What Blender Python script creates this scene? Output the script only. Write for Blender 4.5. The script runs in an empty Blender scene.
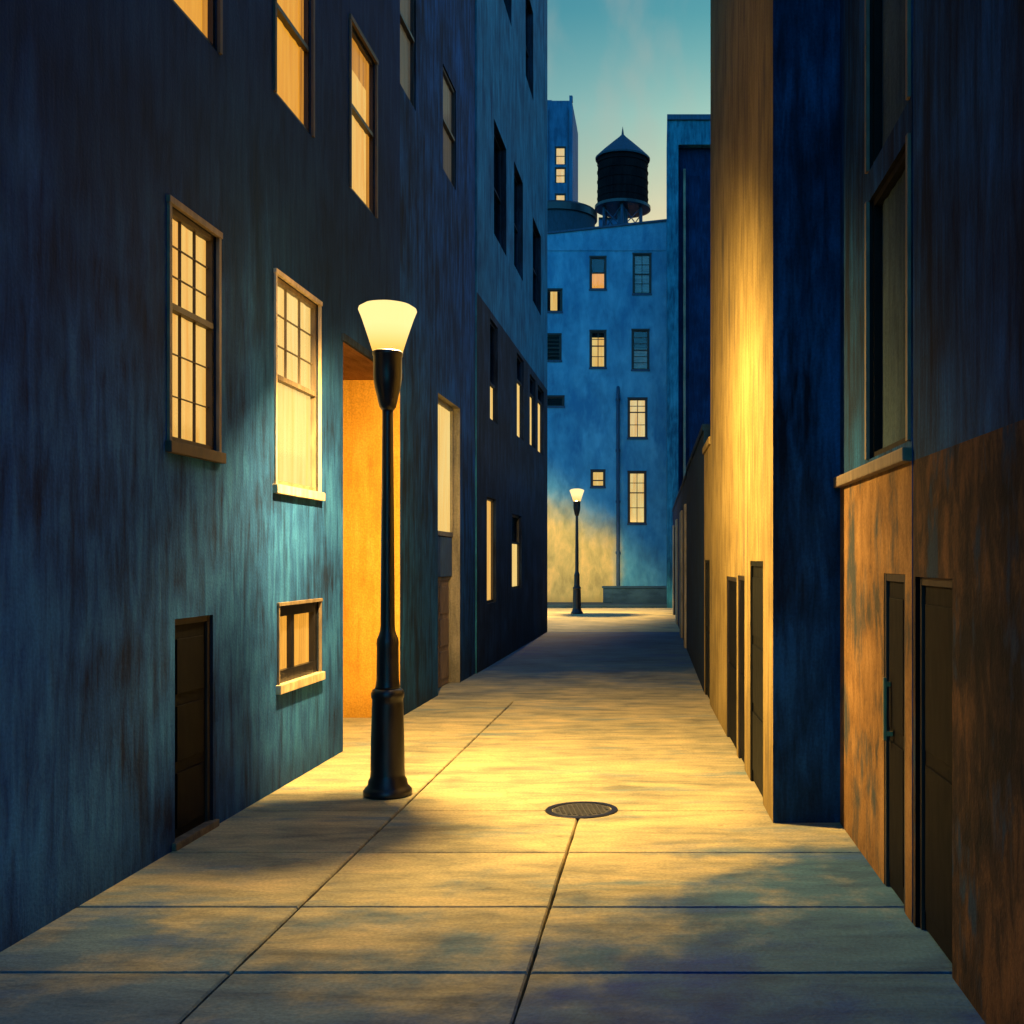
import bpy, bmesh, math, random
from mathutils import Vector, Matrix
random.seed(7)
R = math.radians
S = bpy.context.scene
COL = S.collection

# ------------------------------------------------------------------ materials
def _nodes(name):
    m = bpy.data.materials.new(name); m.use_nodes = True
    nt = m.node_tree
    return m, nt, nt.nodes, nt.links, nt.nodes['Principled BSDF']

def stucco(name, dark, mid, light, accent=None, stretch=(5, 5, .75), scale=1.0, rough=.9, bump=.35,
           blotch=.45, accent_amt=(.52, .68), contrast=(.38, .49, .63), spec=.2, grime=.65):
    """weathered render: long streaks, broad blotches, fine tooth"""
    m, nt, N, L, P = _nodes(name)
    tc = N.new('ShaderNodeTexCoord')
    mp = N.new('ShaderNodeMapping'); mp.inputs['Scale'].default_value = tuple(s * scale for s in stretch)
    L.new(tc.outputs['Object'], mp.inputs['Vector'])
    n1 = N.new('ShaderNodeTexNoise'); n1.inputs['Scale'].default_value = 1.6
    n1.inputs['Detail'].default_value = 6; n1.inputs['Roughness'].default_value = .68; n1.inputs['Distortion'].default_value = .35
    L.new(mp.outputs['Vector'], n1.inputs['Vector'])
    n2 = N.new('ShaderNodeTexNoise'); n2.inputs['Scale'].default_value = .9 * scale
    n2.inputs['Detail'].default_value = 3; n2.inputs['Roughness'].default_value = .6
    L.new(tc.outputs['Object'], n2.inputs['Vector'])
    mx = N.new('ShaderNodeMix'); mx.data_type = 'FLOAT'; mx.inputs[0].default_value = blotch
    L.new(n1.outputs['Fac'], mx.inputs[2]); L.new(n2.outputs['Fac'], mx.inputs[3])
    rp = N.new('ShaderNodeValToRGB'); e = rp.color_ramp.elements
    e[0].position = contrast[0]; e[0].color = (*dark, 1)
    e[1].position = contrast[2]; e[1].color = (*light, 1)
    k = e.new(contrast[1]); k.color = (*mid, 1)
    L.new(mx.outputs[0], rp.inputs['Fac'])
    out = rp.outputs['Color']
    if accent:
        mp3 = N.new('ShaderNodeMapping'); mp3.inputs['Scale'].default_value = tuple(.45 * s * scale for s in stretch)
        mp3.inputs['Location'].default_value = (3.1, 7.7, 1.3)
        L.new(tc.outputs['Object'], mp3.inputs['Vector'])
        n3 = N.new('ShaderNodeTexNoise'); n3.inputs['Scale'].default_value = 1.4; n3.inputs['Detail'].default_value = 4
        n3.inputs['Roughness'].default_value = .7
        L.new(mp3.outputs['Vector'], n3.inputs['Vector'])
        r3 = N.new('ShaderNodeMapRange'); r3.inputs[1].default_value = accent_amt[0]; r3.inputs[2].default_value = accent_amt[1]
        L.new(n3.outputs['Fac'], r3.inputs[0])
        cm = N.new('ShaderNodeMix'); cm.data_type = 'RGBA'
        L.new(r3.outputs[0], cm.inputs[0]); L.new(out, cm.inputs[6]); cm.inputs[7].default_value = (*accent, 1)
        out = cm.outputs[2]
    n4 = N.new('ShaderNodeTexNoise'); n4.inputs['Scale'].default_value = 42; n4.inputs['Detail'].default_value = 2
    L.new(tc.outputs['Object'], n4.inputs['Vector'])
    sp = N.new('ShaderNodeMapRange'); sp.inputs[1].default_value = .3; sp.inputs[2].default_value = .7; sp.inputs[3].default_value = .84; sp.inputs[4].default_value = 1.16
    L.new(n4.outputs['Fac'], sp.inputs[0]); fac = sp.outputs[0]
    if grime:
        sz = N.new('ShaderNodeSeparateXYZ'); L.new(tc.outputs['Object'], sz.inputs[0])
        ga = N.new('ShaderNodeMath'); ga.operation = 'MULTIPLY_ADD'; ga.inputs[1].default_value = -.9; L.new(n1.outputs['Fac'], ga.inputs[0]); L.new(sz.outputs['Z'], ga.inputs[2])
        gm = N.new('ShaderNodeMapRange'); gm.interpolation_type = 'SMOOTHSTEP'; gm.inputs[1].default_value = -.5; gm.inputs[2].default_value = .12; gm.inputs[3].default_value = grime
        L.new(ga.outputs[0], gm.inputs[0])
        mm = N.new('ShaderNodeMath'); mm.operation = 'MULTIPLY'; L.new(fac, mm.inputs[0]); L.new(gm.outputs[0], mm.inputs[1]); fac = mm.outputs[0]
    vm = N.new('ShaderNodeVectorMath'); vm.operation = 'SCALE'; L.new(out, vm.inputs[0]); L.new(fac, vm.inputs['Scale'])
    L.new(vm.outputs[0], P.inputs['Base Color'])
    P.inputs['Roughness'].default_value = rough; P.inputs['Specular IOR Level'].default_value = spec
    ad = N.new('ShaderNodeMath'); ad.operation = 'MULTIPLY_ADD'; ad.inputs[1].default_value = .35
    L.new(n4.outputs['Fac'], ad.inputs[0]); L.new(n1.outputs['Fac'], ad.inputs[2])
    b = N.new('ShaderNodeBump'); b.inputs['Strength'].default_value = bump; b.inputs['Distance'].default_value = .03
    L.new(ad.outputs[0], b.inputs['Height']); L.new(b.outputs['Normal'], P.inputs['Normal'])
    return m

def zone_mix(mat, col, build, nscale=.55):
    nt = mat.node_tree; P = nt.nodes['Principled BSDF']; src = P.inputs['Base Color'].links[0].from_socket
    N, L = nt.nodes, nt.links
    tc = N.new('ShaderNodeTexCoord'); sx = N.new('ShaderNodeSeparateXYZ'); L.new(tc.outputs['Object'], sx.inputs[0])
    nz = N.new('ShaderNodeTexNoise'); nz.inputs['Scale'].default_value = nscale; nz.inputs['Detail'].default_value = 6; nz.inputs['Roughness'].default_value = .62
    L.new(tc.outputs['Object'], nz.inputs['Vector'])
    def lin(cx, cy, cz, cn, lo, hi):
        acc = None
        for sock, c in ((sx.outputs['X'], cx), (sx.outputs['Y'], cy), (sx.outputs['Z'], cz), (nz.outputs['Fac'], cn)):
            if not c: continue
            m = N.new('ShaderNodeMath'); m.operation = 'MULTIPLY_ADD'; m.inputs[1].default_value = c; m.inputs[2].default_value = 0
            L.new(sock, m.inputs[0])
            if acc is not None: L.new(acc, m.inputs[2])
            acc = m.outputs[0]
        r = N.new('ShaderNodeMapRange'); r.interpolation_type = 'SMOOTHSTEP'; r.inputs[1].default_value = lo; r.inputs[2].default_value = hi
        L.new(acc, r.inputs[0]); return r.outputs[0]
    def mul(a, b):
        m = N.new('ShaderNodeMath'); m.operation = 'MULTIPLY'; L.new(a, m.inputs[0]); L.new(b, m.inputs[1]); return m.outputs[0]
    f = build(lin, mul)
    mx = N.new('ShaderNodeMix'); mx.data_type = 'RGBA'; mx.blend_type = 'MULTIPLY'; mx.inputs[7].default_value = (*col, 1)
    L.new(f, mx.inputs[0]); L.new(src, mx.inputs[6]); L.new(mx.outputs[2], P.inputs['Base Color'])

def paint(name, col, rough=.5, var=.35, spec=.4, metal=0, scale=9):
    m, nt, N, L, P = _nodes(name)
    tc = N.new('ShaderNodeTexCoord')
    n = N.new('ShaderNodeTexNoise'); n.inputs['Scale'].default_value = scale; n.inputs['Detail'].default_value = 6
    mp = N.new('ShaderNodeMapping'); mp.inputs['Scale'].default_value = (1.6, 1.6, .5)
    L.new(tc.outputs['Object'], mp.inputs['Vector']); L.new(mp.outputs['Vector'], n.inputs['Vector'])
    r = N.new('ShaderNodeValToRGB'); e = r.color_ramp.elements
    e[0].position = .3; e[1].position = .72
    e[0].color = (*[c * (1 - var) for c in col], 1); e[1].color = (*[min(1, c * (1 + var)) for c in col], 1)
    L.new(n.outputs['Fac'], r.inputs['Fac']); L.new(r.outputs['Color'], P.inputs['Base Color'])
    rr = N.new('ShaderNodeMapRange'); rr.inputs[3].default_value = max(.05, rough - .12); rr.inputs[4].default_value = min(1, rough + .15)
    L.new(n.outputs['Fac'], rr.inputs[0]); L.new(rr.outputs[0], P.inputs['Roughness'])
    P.inputs['Specular IOR Level'].default_value = spec; P.inputs['Metallic'].default_value = metal
    b = N.new('ShaderNodeBump'); b.inputs['Strength'].default_value = .15; b.inputs['Distance'].default_value = .01
    L.new(n.outputs['Fac'], b.inputs['Height']); L.new(b.outputs['Normal'], P.inputs['Normal'])
    return m

def glow(name, c1, c2, strength, folds=7.0, base=(.05, .03, .012)):
    """a lit blind or curtain: cloth that also glows from the room lamp behind it"""
    m, nt, N, L, P = _nodes(name)
    tc = N.new('ShaderNodeTexCoord')
    mp = N.new('ShaderNodeMapping'); mp.inputs['Scale'].default_value = (folds, 1, .45)
    L.new(tc.outputs['Object'], mp.inputs['Vector'])
    n = N.new('ShaderNodeTexNoise'); n.inputs['Scale'].default_value = 1.3; n.inputs['Detail'].default_value = 6; n.inputs['Roughness'].default_value = .6
    L.new(mp.outputs['Vector'], n.inputs['Vector'])
    r = N.new('ShaderNodeValToRGB'); e = r.color_ramp.elements
    e[0].position = .28; e[0].color = (*c2, 1); e[1].position = .62; e[1].color = (*c1, 1)
    L.new(n.outputs['Fac'], r.inputs['Fac'])
    L.new(r.outputs['Color'], P.inputs['Emission Color']); P.inputs['Emission Strength'].default_value = strength
    P.inputs['Base Color'].default_value = (*base, 1); P.inputs['Roughness'].default_value = .9
    return m

def glass_mat(name, tint=(.9, .95, 1), refl=.06):
    m = bpy.data.materials.new(name); m.use_nodes = True
    N, L = m.node_tree.nodes, m.node_tree.links
    N.clear()
    o = N.new('ShaderNodeOutputMaterial'); t = N.new('ShaderNodeBsdfTransparent'); g = N.new('ShaderNodeBsdfGlossy')
    t.inputs['Color'].default_value = (*tint, 1); g.inputs['Roughness'].default_value = .08
    tc = N.new('ShaderNodeTexCoord'); n = N.new('ShaderNodeTexNoise'); n.inputs['Scale'].default_value = 3
    L.new(tc.outputs['Object'], n.inputs['Vector'])
    b = N.new('ShaderNodeBump'); b.inputs['Strength'].default_value = .08; L.new(n.outputs['Fac'], b.inputs['Height'])
    L.new(b.outputs['Normal'], g.inputs['Normal'])
    x = N.new('ShaderNodeMixShader'); x.inputs[0].default_value = refl
    L.new(t.outputs[0], x.inputs[1]); L.new(g.outputs[0], x.inputs[2]); L.new(x.outputs[0], o.inputs['Surface'])
    return m

def lantern_mat(name, strength):
    m = bpy.data.materials.new(name); m.use_nodes = True
    N, L = m.node_tree.nodes, m.node_tree.links
    N.clear()
    o = N.new('ShaderNodeOutputMaterial'); t = N.new('ShaderNodeBsdfTransparent'); e = N.new('ShaderNodeEmission')
    tc = N.new('ShaderNodeTexCoord'); sx = N.new('ShaderNodeSeparateXYZ'); L.new(tc.outputs['Generated'], sx.inputs[0])
    r = N.new('ShaderNodeValToRGB'); k = r.color_ramp.elements
    k[0].position = 0; k[0].color = (1, .50, .08, 1); k[1].position = .5; k[1].color = (1, .74, .28, 1)
    L.new(sx.outputs['Z'], r.inputs['Fac']); L.new(r.outputs['Color'], e.inputs['Color'])
    e.inputs['Strength'].default_value = strength
    x = N.new('ShaderNodeMixShader'); x.inputs[0].default_value = .45
    L.new(t.outputs[0], x.inputs[1]); L.new(e.outputs[0], x.inputs[2]); L.new(x.outputs[0], o.inputs['Surface'])
    return m

M = {}
M['navy'] = stucco('navy_render', (.002, .016, .036), (.005, .045, .11), (.012, .11, .26), accent=(.004, .012, .024), accent_amt=(.5, .66))
M['teal'] = stucco('teal_render', (.003, .015, .055), (.012, .085, .28), (.034, .19, .50), accent=(.004, .018, .06), accent_amt=(.56, .72))
# upper-wall shade painted in: the teal render darkens towards the eaves
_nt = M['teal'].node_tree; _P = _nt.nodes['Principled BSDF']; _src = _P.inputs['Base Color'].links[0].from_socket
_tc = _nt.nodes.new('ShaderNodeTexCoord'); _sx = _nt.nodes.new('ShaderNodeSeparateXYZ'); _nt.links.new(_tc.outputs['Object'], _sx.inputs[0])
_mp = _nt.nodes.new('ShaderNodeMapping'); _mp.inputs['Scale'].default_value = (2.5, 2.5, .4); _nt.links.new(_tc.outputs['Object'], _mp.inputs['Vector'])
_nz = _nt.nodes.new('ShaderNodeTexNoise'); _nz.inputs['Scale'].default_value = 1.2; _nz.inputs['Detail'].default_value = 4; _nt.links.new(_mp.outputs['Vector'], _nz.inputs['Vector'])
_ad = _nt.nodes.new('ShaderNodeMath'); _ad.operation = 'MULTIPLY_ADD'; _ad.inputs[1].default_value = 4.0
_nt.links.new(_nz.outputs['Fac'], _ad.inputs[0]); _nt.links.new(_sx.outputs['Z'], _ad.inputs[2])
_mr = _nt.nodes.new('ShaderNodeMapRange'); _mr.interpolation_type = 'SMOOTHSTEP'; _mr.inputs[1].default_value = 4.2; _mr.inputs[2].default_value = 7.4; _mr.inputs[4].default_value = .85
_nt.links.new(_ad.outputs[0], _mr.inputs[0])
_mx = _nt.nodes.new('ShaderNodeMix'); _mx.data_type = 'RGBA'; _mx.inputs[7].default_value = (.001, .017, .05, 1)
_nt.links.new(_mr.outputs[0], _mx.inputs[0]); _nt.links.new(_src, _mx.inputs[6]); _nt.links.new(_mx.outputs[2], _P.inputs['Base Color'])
M['slate'] = stucco('slate_blue_render', (.008, .07, .12), (.018, .15, .22), (.035, .25, .34), accent=(.006, .055, .10))
M['char'] = stucco('charcoal_render', (.006, .008, .012), (.014, .022, .035), (.022, .05, .09), accent=(.006, .010, .016))
M['blue'] = stucco('blue_render', (.045, .20, .32), (.07, .30, .44), (.11, .40, .55), accent=(.035, .20, .35), stretch=(2.2, 2.2, .9), scale=.5)
M['far_blue'] = stucco('far_blue_render', (.03, .09, .16), (.05, .15, .25), (.08, .22, .33), scale=.4)
M['cream'] = stucco('cream_render', (.18, .128, .043), (.285, .205, .067), (.41, .30, .108), accent=(.12, .10, .06), accent_amt=(.54, .70), stretch=(4.5, 4.5, .7), grime=.92)
M['deepnavy'] = stucco('deep_navy_render', (.0005, .009, .03), (.0008, .016, .05), (.0015, .032, .09))
M['ochre'] = stucco('ochre_render', (.06, .05, .035), (.22, .115, .036), (.38, .21, .07), accent=(.06, .065, .06), accent_amt=(.51, .64), stretch=(3.2, 3.2, 1.5), contrast=(.38, .47, .62))
M['orange'] = stucco('orange_plaster', (.50, .24, .03), (.66, .33, .035), (.78, .42, .06), stretch=(4, 4, .5))
M['ceiling'] = stucco('brown_ceiling', (.16, .075, .03), (.24, .12, .05), (.32, .17, .075), stretch=(1, 5, 1))
M['brown'] = stucco('brown_render', (.010, .008, .008), (.045, .025, .014), (.17, .08, .03), accent=(.015, .04, .07), accent_amt=(.54, .62), stretch=(3.6, 3.6, 1.6), contrast=(.42, .50, .62))
M['greystone'] = stucco('grey_plaster', (.13, .12, .09), (.24, .21, .14), (.34, .29, .19))
M['pale'] = stucco('pale_plaster', (.22, .20, .14), (.40, .34, .22), (.5, .43, .28))
M['tan'] = paint('tan_trim', (.20, .15, .09), .6)
M['darktan'] = paint('dark_tan_trim', (.07, .05, .03), .6)
M['palesill'] = paint('pale_sill', (.62, .50, .30), .6)
M['sash'] = paint('dark_sash', (.022, .017, .014), .45)
M['bluetrim'] = paint('blue_trim', (.02, .06, .11), .6)
M['iron'] = paint('black_iron', (.007, .007, .009), .34, spec=.5)
M['dooriron'] = paint('black_door', (.002, .0025, .004), .7, spec=.1)
M['olive'] = paint('olive_door', (.009, .010, .008), .6, spec=.1)
M['browndoor'] = paint('brown_door', (.26, .17, .09), .65)
M['bluepanel'] = paint('blue_panel', (.06, .12, .18), .65)
M['brass'] = paint('worn_brass', (.45, .33, .14), .4, metal=.8)
M['dark'] = paint('dark_room', (.004, .004, .005), .95, spec=.05)
M['roofing'] = paint('roofing', (.02, .025, .03), .9)
M['tankwood'] = stucco('tank_staves', (.006, .004, .005), (.010, .007, .008), (.018, .012, .013), stretch=(9, 9, .4), spec=.05)
M['tankroof'] = paint('tank_roof', (.02, .045, .07), .7)
M['stonestep'] = stucco('blue_stone', (.012, .04, .07), (.02, .06, .10), (.03, .085, .13), stretch=(.8, .8, 3))
M['glass'] = glass_mat('window_glass')
M['darkglass'] = glass_mat('dark_window_glass', (.6, .7, .75), .16)
M['blindgrey'] = stucco('grey_blind', (.10, .09, .06), (.2, .18, .12), (.3, .27, .18), stretch=(1, 1, 12))
M['greenblind'] = stucco('grey_green_curtain', (.03, .05, .05), (.06, .09, .085), (.09, .13, .12))
M['lit'] = glow('lit_blind', (1, .58, .14), (.92, .34, .035), 1.0, 9)
M['lit_pale'] = glow('lit_pale_blind', (1, .70, .23), (1, .50, .09), 1.05, 8)
M['lit_orange'] = glow('lit_orange_blind', (1, .42, .035), (.85, .29, .015), .95, 8)
M['lit_amber'] = glow('lit_amber_curtain', (1, .42, .045), (.5, .17, .015), 1.15, 12)
M['drape'] = glow('amber_drape', (.85, .33, .035), (.30, .10, .012), .9, 22)
M['lit_dim'] = glow('dim_blind', (.16, .11, .055), (.06, .045, .025), .5, 10, (.10, .08, .05))
M['lit_far'] = glow('lit_far_blind', (1, .70, .22), (.95, .45, .07), .85, 4)

# ------------------------------------------------------------------ mesh helpers
def link(name, bm, mats, parent=None, smooth=False):
    me = bpy.data.meshes.new(name)
    bmesh.ops.recalc_face_normals(bm, faces=bm.faces[:]) if smooth == 'recalc' else None
    bm.to_mesh(me); bm.free()
    for m in (mats if isinstance(mats, (list, tuple)) else [mats]): me.materials.append(m)
    if smooth:
        for p in me.polygons: p.use_smooth = True
    o = bpy.data.objects.new(name, me); COL.objects.link(o)
    if parent is not None: o.parent = parent
    return o

def tag(o, label=None, cat=None, group=None, kind=None):
    for k, v in (('label', label), ('category', cat), ('group', group), ('kind', kind)):
        if v: o[k] = v
    return o

def empty(name, loc, rz, label, cat, group=None):
    o = bpy.data.objects.new(name, None); COL.objects.link(o)
    o.location = loc; o.rotation_euler = (0, 0, rz); o.empty_display_size = .3
    return tag(o, label, cat, group)

def box(bm, x0, x1, y0, y1, z0, z1, mi=0, bev=0):
    vs = [bm.verts.new(p) for p in ((x0, y0, z0), (x1, y0, z0), (x1, y1, z0), (x0, y1, z0), (x0, y0, z1), (x1, y0, z1), (x1, y1, z1), (x0, y1, z1))]
    fs = []
    for idx in ((3, 2, 1, 0), (4, 5, 6, 7), (0, 1, 5, 4), (1, 2, 6, 5), (2, 3, 7, 6), (3, 0, 4, 7)):
        f = bm.faces.new([vs[i] for i in idx]); f.material_index = mi; fs.append(f)
    if bev:
        es = list({e for f in fs for e in f.edges})
        bmesh.ops.bevel(bm, geom=es, offset=bev, segments=2, affect='EDGES', profile=.7)

def quad(bm, pts, mi=0):
    f = bm.faces.new([bm.verts.new(p) for p in pts]); f.material_index = mi
    return f

def lathe(bm, prof, seg=40, cx=0, cy=0, mi=0, cap=True):
    rings = []
    for r, z in prof:
        rings.append([bm.verts.new((cx + r * math.cos(2 * math.pi * i / seg), cy + r * math.sin(2 * math.pi * i / seg), z)) for i in range(seg)])
    for a, b in zip(rings, rings[1:]):
        for i in range(seg):
            f = bm.faces.new((a[i], a[(i + 1) % seg], b[(i + 1) % seg], b[i])); f.material_index = mi
    if cap:
        bm.faces.new(rings[0][::-1]).material_index = mi; bm.faces.new(rings[-1]).material_index = mi

def tube(bm, p, q, r, seg=8):
    p, q = Vector(p), Vector(q); d = (q - p).normalized()
    a = d.orthogonal().normalized(); b = d.cross(a)
    A = [bm.verts.new(p + r * (a * math.cos(t) + b * math.sin(t))) for t in [2 * math.pi * i / seg for i in range(seg)]]
    B = [bm.verts.new(q + r * (a * math.cos(t) + b * math.sin(t))) for t in [2 * math.pi * i / seg for i in range(seg)]]
    for i in range(seg): bm.faces.new((A[i], A[(i + 1) % seg], B[(i + 1) % seg], B[i]))
    bm.faces.new(A[::-1]); bm.faces.new(B)

# A wall runs along local X, looks out along local -Y and is D deep; holes are real niches.
# hole: (u0, u1, z0, z1, recess, reveal material, back material)
def wall(parent, length, height, D, holes, mats, bands=(), end_mat=0, far_mat=0, split=None):
    bm = bmesh.new()
    us = sorted({0, length} | {h[0] for h in holes} | {h[1] for h in holes})
    if split: us = sorted(set(us) | {split[0]})
    zs = sorted({0, height} | {h[2] for h in holes} | {h[3] for h in holes} | {b[0] for b in bands})
    def inhole(u, z): return any(h[0] < u < h[1] and h[2] < z < h[3] for h in holes)
    def bandmat(z):
        for top, mi in bands:
            if z < top: return mi
        return 0
    for a, b in zip(us, us[1:]):
        for c, d in zip(zs, zs[1:]):
            if inhole((a + b) / 2, (c + d) / 2): continue
            quad(bm, ((a, 0, c), (b, 0, c), (b, 0, d), (a, 0, d)), split[1] if split and (a + b) / 2 > split[0] else bandmat((c + d) / 2))
    for u0, u1, z0, z1, r, rm, bk in [h[:7] for h in holes]:
        cm = rm + 1 if rm == 90 else rm
        quad(bm, ((u0, 0, z0), (u0, 0, z1), (u0, r, z1), (u0, r, z0)), rm)
        quad(bm, ((u1, 0, z1), (u1, 0, z0), (u1, r, z0), (u1, r, z1)), rm)
        quad(bm, ((u0, 0, z1), (u1, 0, z1), (u1, r, z1), (u0, r, z1)), bk if r > 1 else rm)
        if z0 > 0: quad(bm, ((u1, 0, z0), (u0, 0, z0), (u0, r, z0), (u1, r, z0)), rm)
        quad(bm, ((u0, r, z0), (u0, r, z1), (u1, r, z1), (u1, r, z0)) if False else ((u0, r, z0), (u1, r, z0), (u1, r, z1), (u0, r, z1)), bk)
    e0, e1 = far_mat, end_mat
    quad(bm, ((0, D, 0), (0, 0, 0), (0, 0, height), (0, D, height)), e0)
    quad(bm, ((length, 0, 0), (length, D, 0), (length, D, height), (length, 0, height)), e1)
    quad(bm, ((length, D, 0), (0, D, 0), (0, D, height), (length, D, height)), 0)
    quad(bm, ((0, 0, height), (length, 0, height), (length, D, height), (0, D, height)), 0)
    return link('wall', bm, mats, parent)

def roof(parent, length, height, D, mat, over=.12, th=.22):
    bm = bmesh.new(); box(bm, -.0 + .004, length - .004, -over, D - .01, height + .002, height + th, 0, .02)
    return link('roof', bm, mat, parent)

def wavy(bm, u0, u1, y, z0, z1, amp, waves, mi=0, n=28):
    prev = None
    for i in range(n + 1):
        t = i / n; u = u0 + (u1 - u0) * t
        yy = y + amp * math.sin(t * waves * 2 * math.pi) + amp * .5 * math.sin(t * waves * 4.7 + 1)
        cur = (bm.verts.new((u, yy, z0)), bm.verts.new((u, yy, z1)))
        if prev: bm.faces.new((prev[0], cur[0], cur[1], prev[1])).material_index = mi
        prev = cur

def window(parent, u0, u1, z0, z1, rec=.055, frame=M['sash'], casing=M['tan'], lit=None, rail=.5, grid=(2, 3), lower_grid=True,
           cw=.045, sw=.042, sill=M['tan'], glass=M['glass'], litz=(0, 1), litu=(0, 1), backdark=None, label=None, mun=.014, proud=.022, header=True, drapes=False):
    """sash window set in its niche: window > casing, pane, blind, sill"""
    w, h = u1 - u0, z1 - z0
    bm = bmesh.new(); E = .004
    y0, y1 = rec - .03, rec + .03
    box(bm, u0 - E, u0 + sw, y0, y1, z0 - E, z1 + E); box(bm, u1 - sw, u1 + E, y0, y1, z0 - E, z1 + E)
    box(bm, u0 + sw, u1 - sw, y0 + .002, y1 - .002, z1 - sw * 1.1, z1 + E); box(bm, u0 + sw, u1 - sw, y0 + .002, y1 - .002, z0 - E, z0 + sw * 1.2)
    zr = z0 + h * rail
    if rail: box(bm, u0 + sw, u1 - sw, y0 - .012, y1 - .004, zr - sw * .55, zr + sw * .55)
    if grid:
        nu, nz = grid
        for (a, b, on) in ((z0 + sw, zr - .02, lower_grid), (zr + .02, z1 - sw, True)):
            if not on or b - a < .05: continue
            for i in range(1, nu):
                u = u0 + sw + (w - 2 * sw) * i / nu; box(bm, u - mun / 2, u + mun / 2, rec - .008, rec + .016, a, b)
            for i in range(1, nz):
                z = a + (b - a) * i / nz; box(bm, u0 + sw, u1 - sw, rec - .006, rec + .014, z - mun / 2, z + mun / 2)
    win = link('window', bm, frame, parent)
    if label: win['label'] = label
    if casing:
        bm = bmesh.new()
        box(bm, u0 - cw, u0 + E, -proud, .006, z0 - .0, z1 + .001, bev=.004); box(bm, u1 - E, u1 + cw, -proud, .006, z0, z1 + .001, bev=.004)
        if header: box(bm, u0 - cw - .01, u1 + cw + .01, -proud - .008, .006, z1 - E, z1 + cw * 1.2, bev=.004)
        link('casing', bm, casing, win)
    if sill:
        bm = bmesh.new(); box(bm, u0 - cw - .03, u1 + cw + .03, -.05, rec - .03, z0 - .085, z0 + .002, bev=.006)
        link('sill', bm, sill, win)
    bm = bmesh.new(); quad(bm, ((u0 + sw * .5, rec + .004, z0 + sw * .5), (u1 - sw * .5, rec + .004, z0 + sw * .5), (u1 - sw * .5, rec + .004, z1 - sw * .5), (u0 + sw * .5, rec + .004, z1 - sw * .5)))
    link('pane', bm, glass, win)
    if lit:
        bm = bmesh.new()
        a, b = z0 + h * litz[0], z0 + h * litz[1]; c, d = u0 + w * litu[0], u0 + w * litu[1]
        wavy(bm, c + .005, d - .005, rec + .024, a + .004, b - .004, .004, max(2, int((d - c) * 5)))
        o = link('blind', bm, lit, win)
    if drapes:
        bm = bmesh.new(); dw = w * .2
        wavy(bm, u0 + .01, u0 + dw, rec + .013, z0 + .01, z1 - .01, .004, 4); wavy(bm, u1 - dw * .8, u1 - .01, rec + .013, z0 + .01, z1 - .01, .004, 4)
        link('curtain', bm, M['drape'], win)
        bm = bmesh.new(); wavy(bm, u0 + dw, u1 - dw * .8, rec + .015, z1 - h * .22, z1 - .01, .002, 2); link('valance', bm, M['drape'], win)
    return win

def niche(u0, u1, z0, z1, r=.19, rm=1, bk=2): return (u0, u1, z0, z1, r, rm, bk)

def door(parent, u0, u1, z1, rec, leaf, frame=M['sash'], handle=None, panels=3, z0=0.0, pull=False, leaves=1, label=None):
    """door leaf with raised panels set in its niche: door > frame, handle"""
    bm = bmesh.new(); fw = .05
    a, b = u0 + fw, u1 - fw
    box(bm, a, b, rec - .045, rec - .005, z0 + .012, z1 - fw, bev=.003)
    n = leaves
    for k in range(n):
        c, d = a + (b - a) * k / n + .06, a + (b - a) * (k + 1) / n - .06
        hh = (z1 - fw - z0 - .15) / panels
        for i in range(panels):
            if d - c > .08: box(bm, c, d, rec - .06, rec - .044, z0 + .13 + i * hh, z0 + .13 + (i + 1) * hh - .09, bev=.006)
    dr = link('door', bm, leaf, parent)
    if label: dr['label'] = label
    bm = bmesh.new()
    box(bm, u0 - .004, u0 + fw, rec - .066, rec, z0, z1 + .003); box(bm, u1 - fw, u1 + .004, rec - .066, rec, z0, z1 + .003)
    box(bm, u0 + fw, u1 - fw, rec - .064, rec - .002, z1 - fw, z1 + .003)
    link('frame', bm, frame, dr)
    if handle:
        bm = bmesh.new()
        hx = b - .10 if handle > 0 else a + .10
        if pull: box(bm, hx - .014, hx + .014, rec - .11, rec - .085, 1.0, 1.42, bev=.006); box(bm, hx - .01, hx + .01, rec - .09, rec - .04, 1.03, 1.06); box(bm, hx - .01, hx + .01, rec - .09, rec - .04, 1.36, 1.39)
        else:
            tube(bm, (hx, rec - .06, 1.0), (hx, rec - .11, 1.0), .012); tube(bm, (hx, rec - .105, 1.0), (hx + .09 * (-1 if handle > 0 else 1), rec - .105, 1.0), .010)
        link('handle', bm, M['brass'], dr)
    return dr

def line_empty(name, p, q, label, cat, group=None):
    return empty(name, (p[0], p[1], 0), math.atan2(q[1] - p[1], q[0] - p[0]), label, cat, group)

# ------------------------------------------------------------------ ground
bm = bmesh.new()
quad(bm, ((-400, -60, -.05), (400, -60, -.05), (400, 500, -.05), (-400, 500, -.05)))
g = link('ground', bm, stucco('asphalt', (.03, .035, .04), (.05, .055, .06), (.07, .075, .08), stretch=(1, 1, 1))); tag(g, kind='structure')

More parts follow.
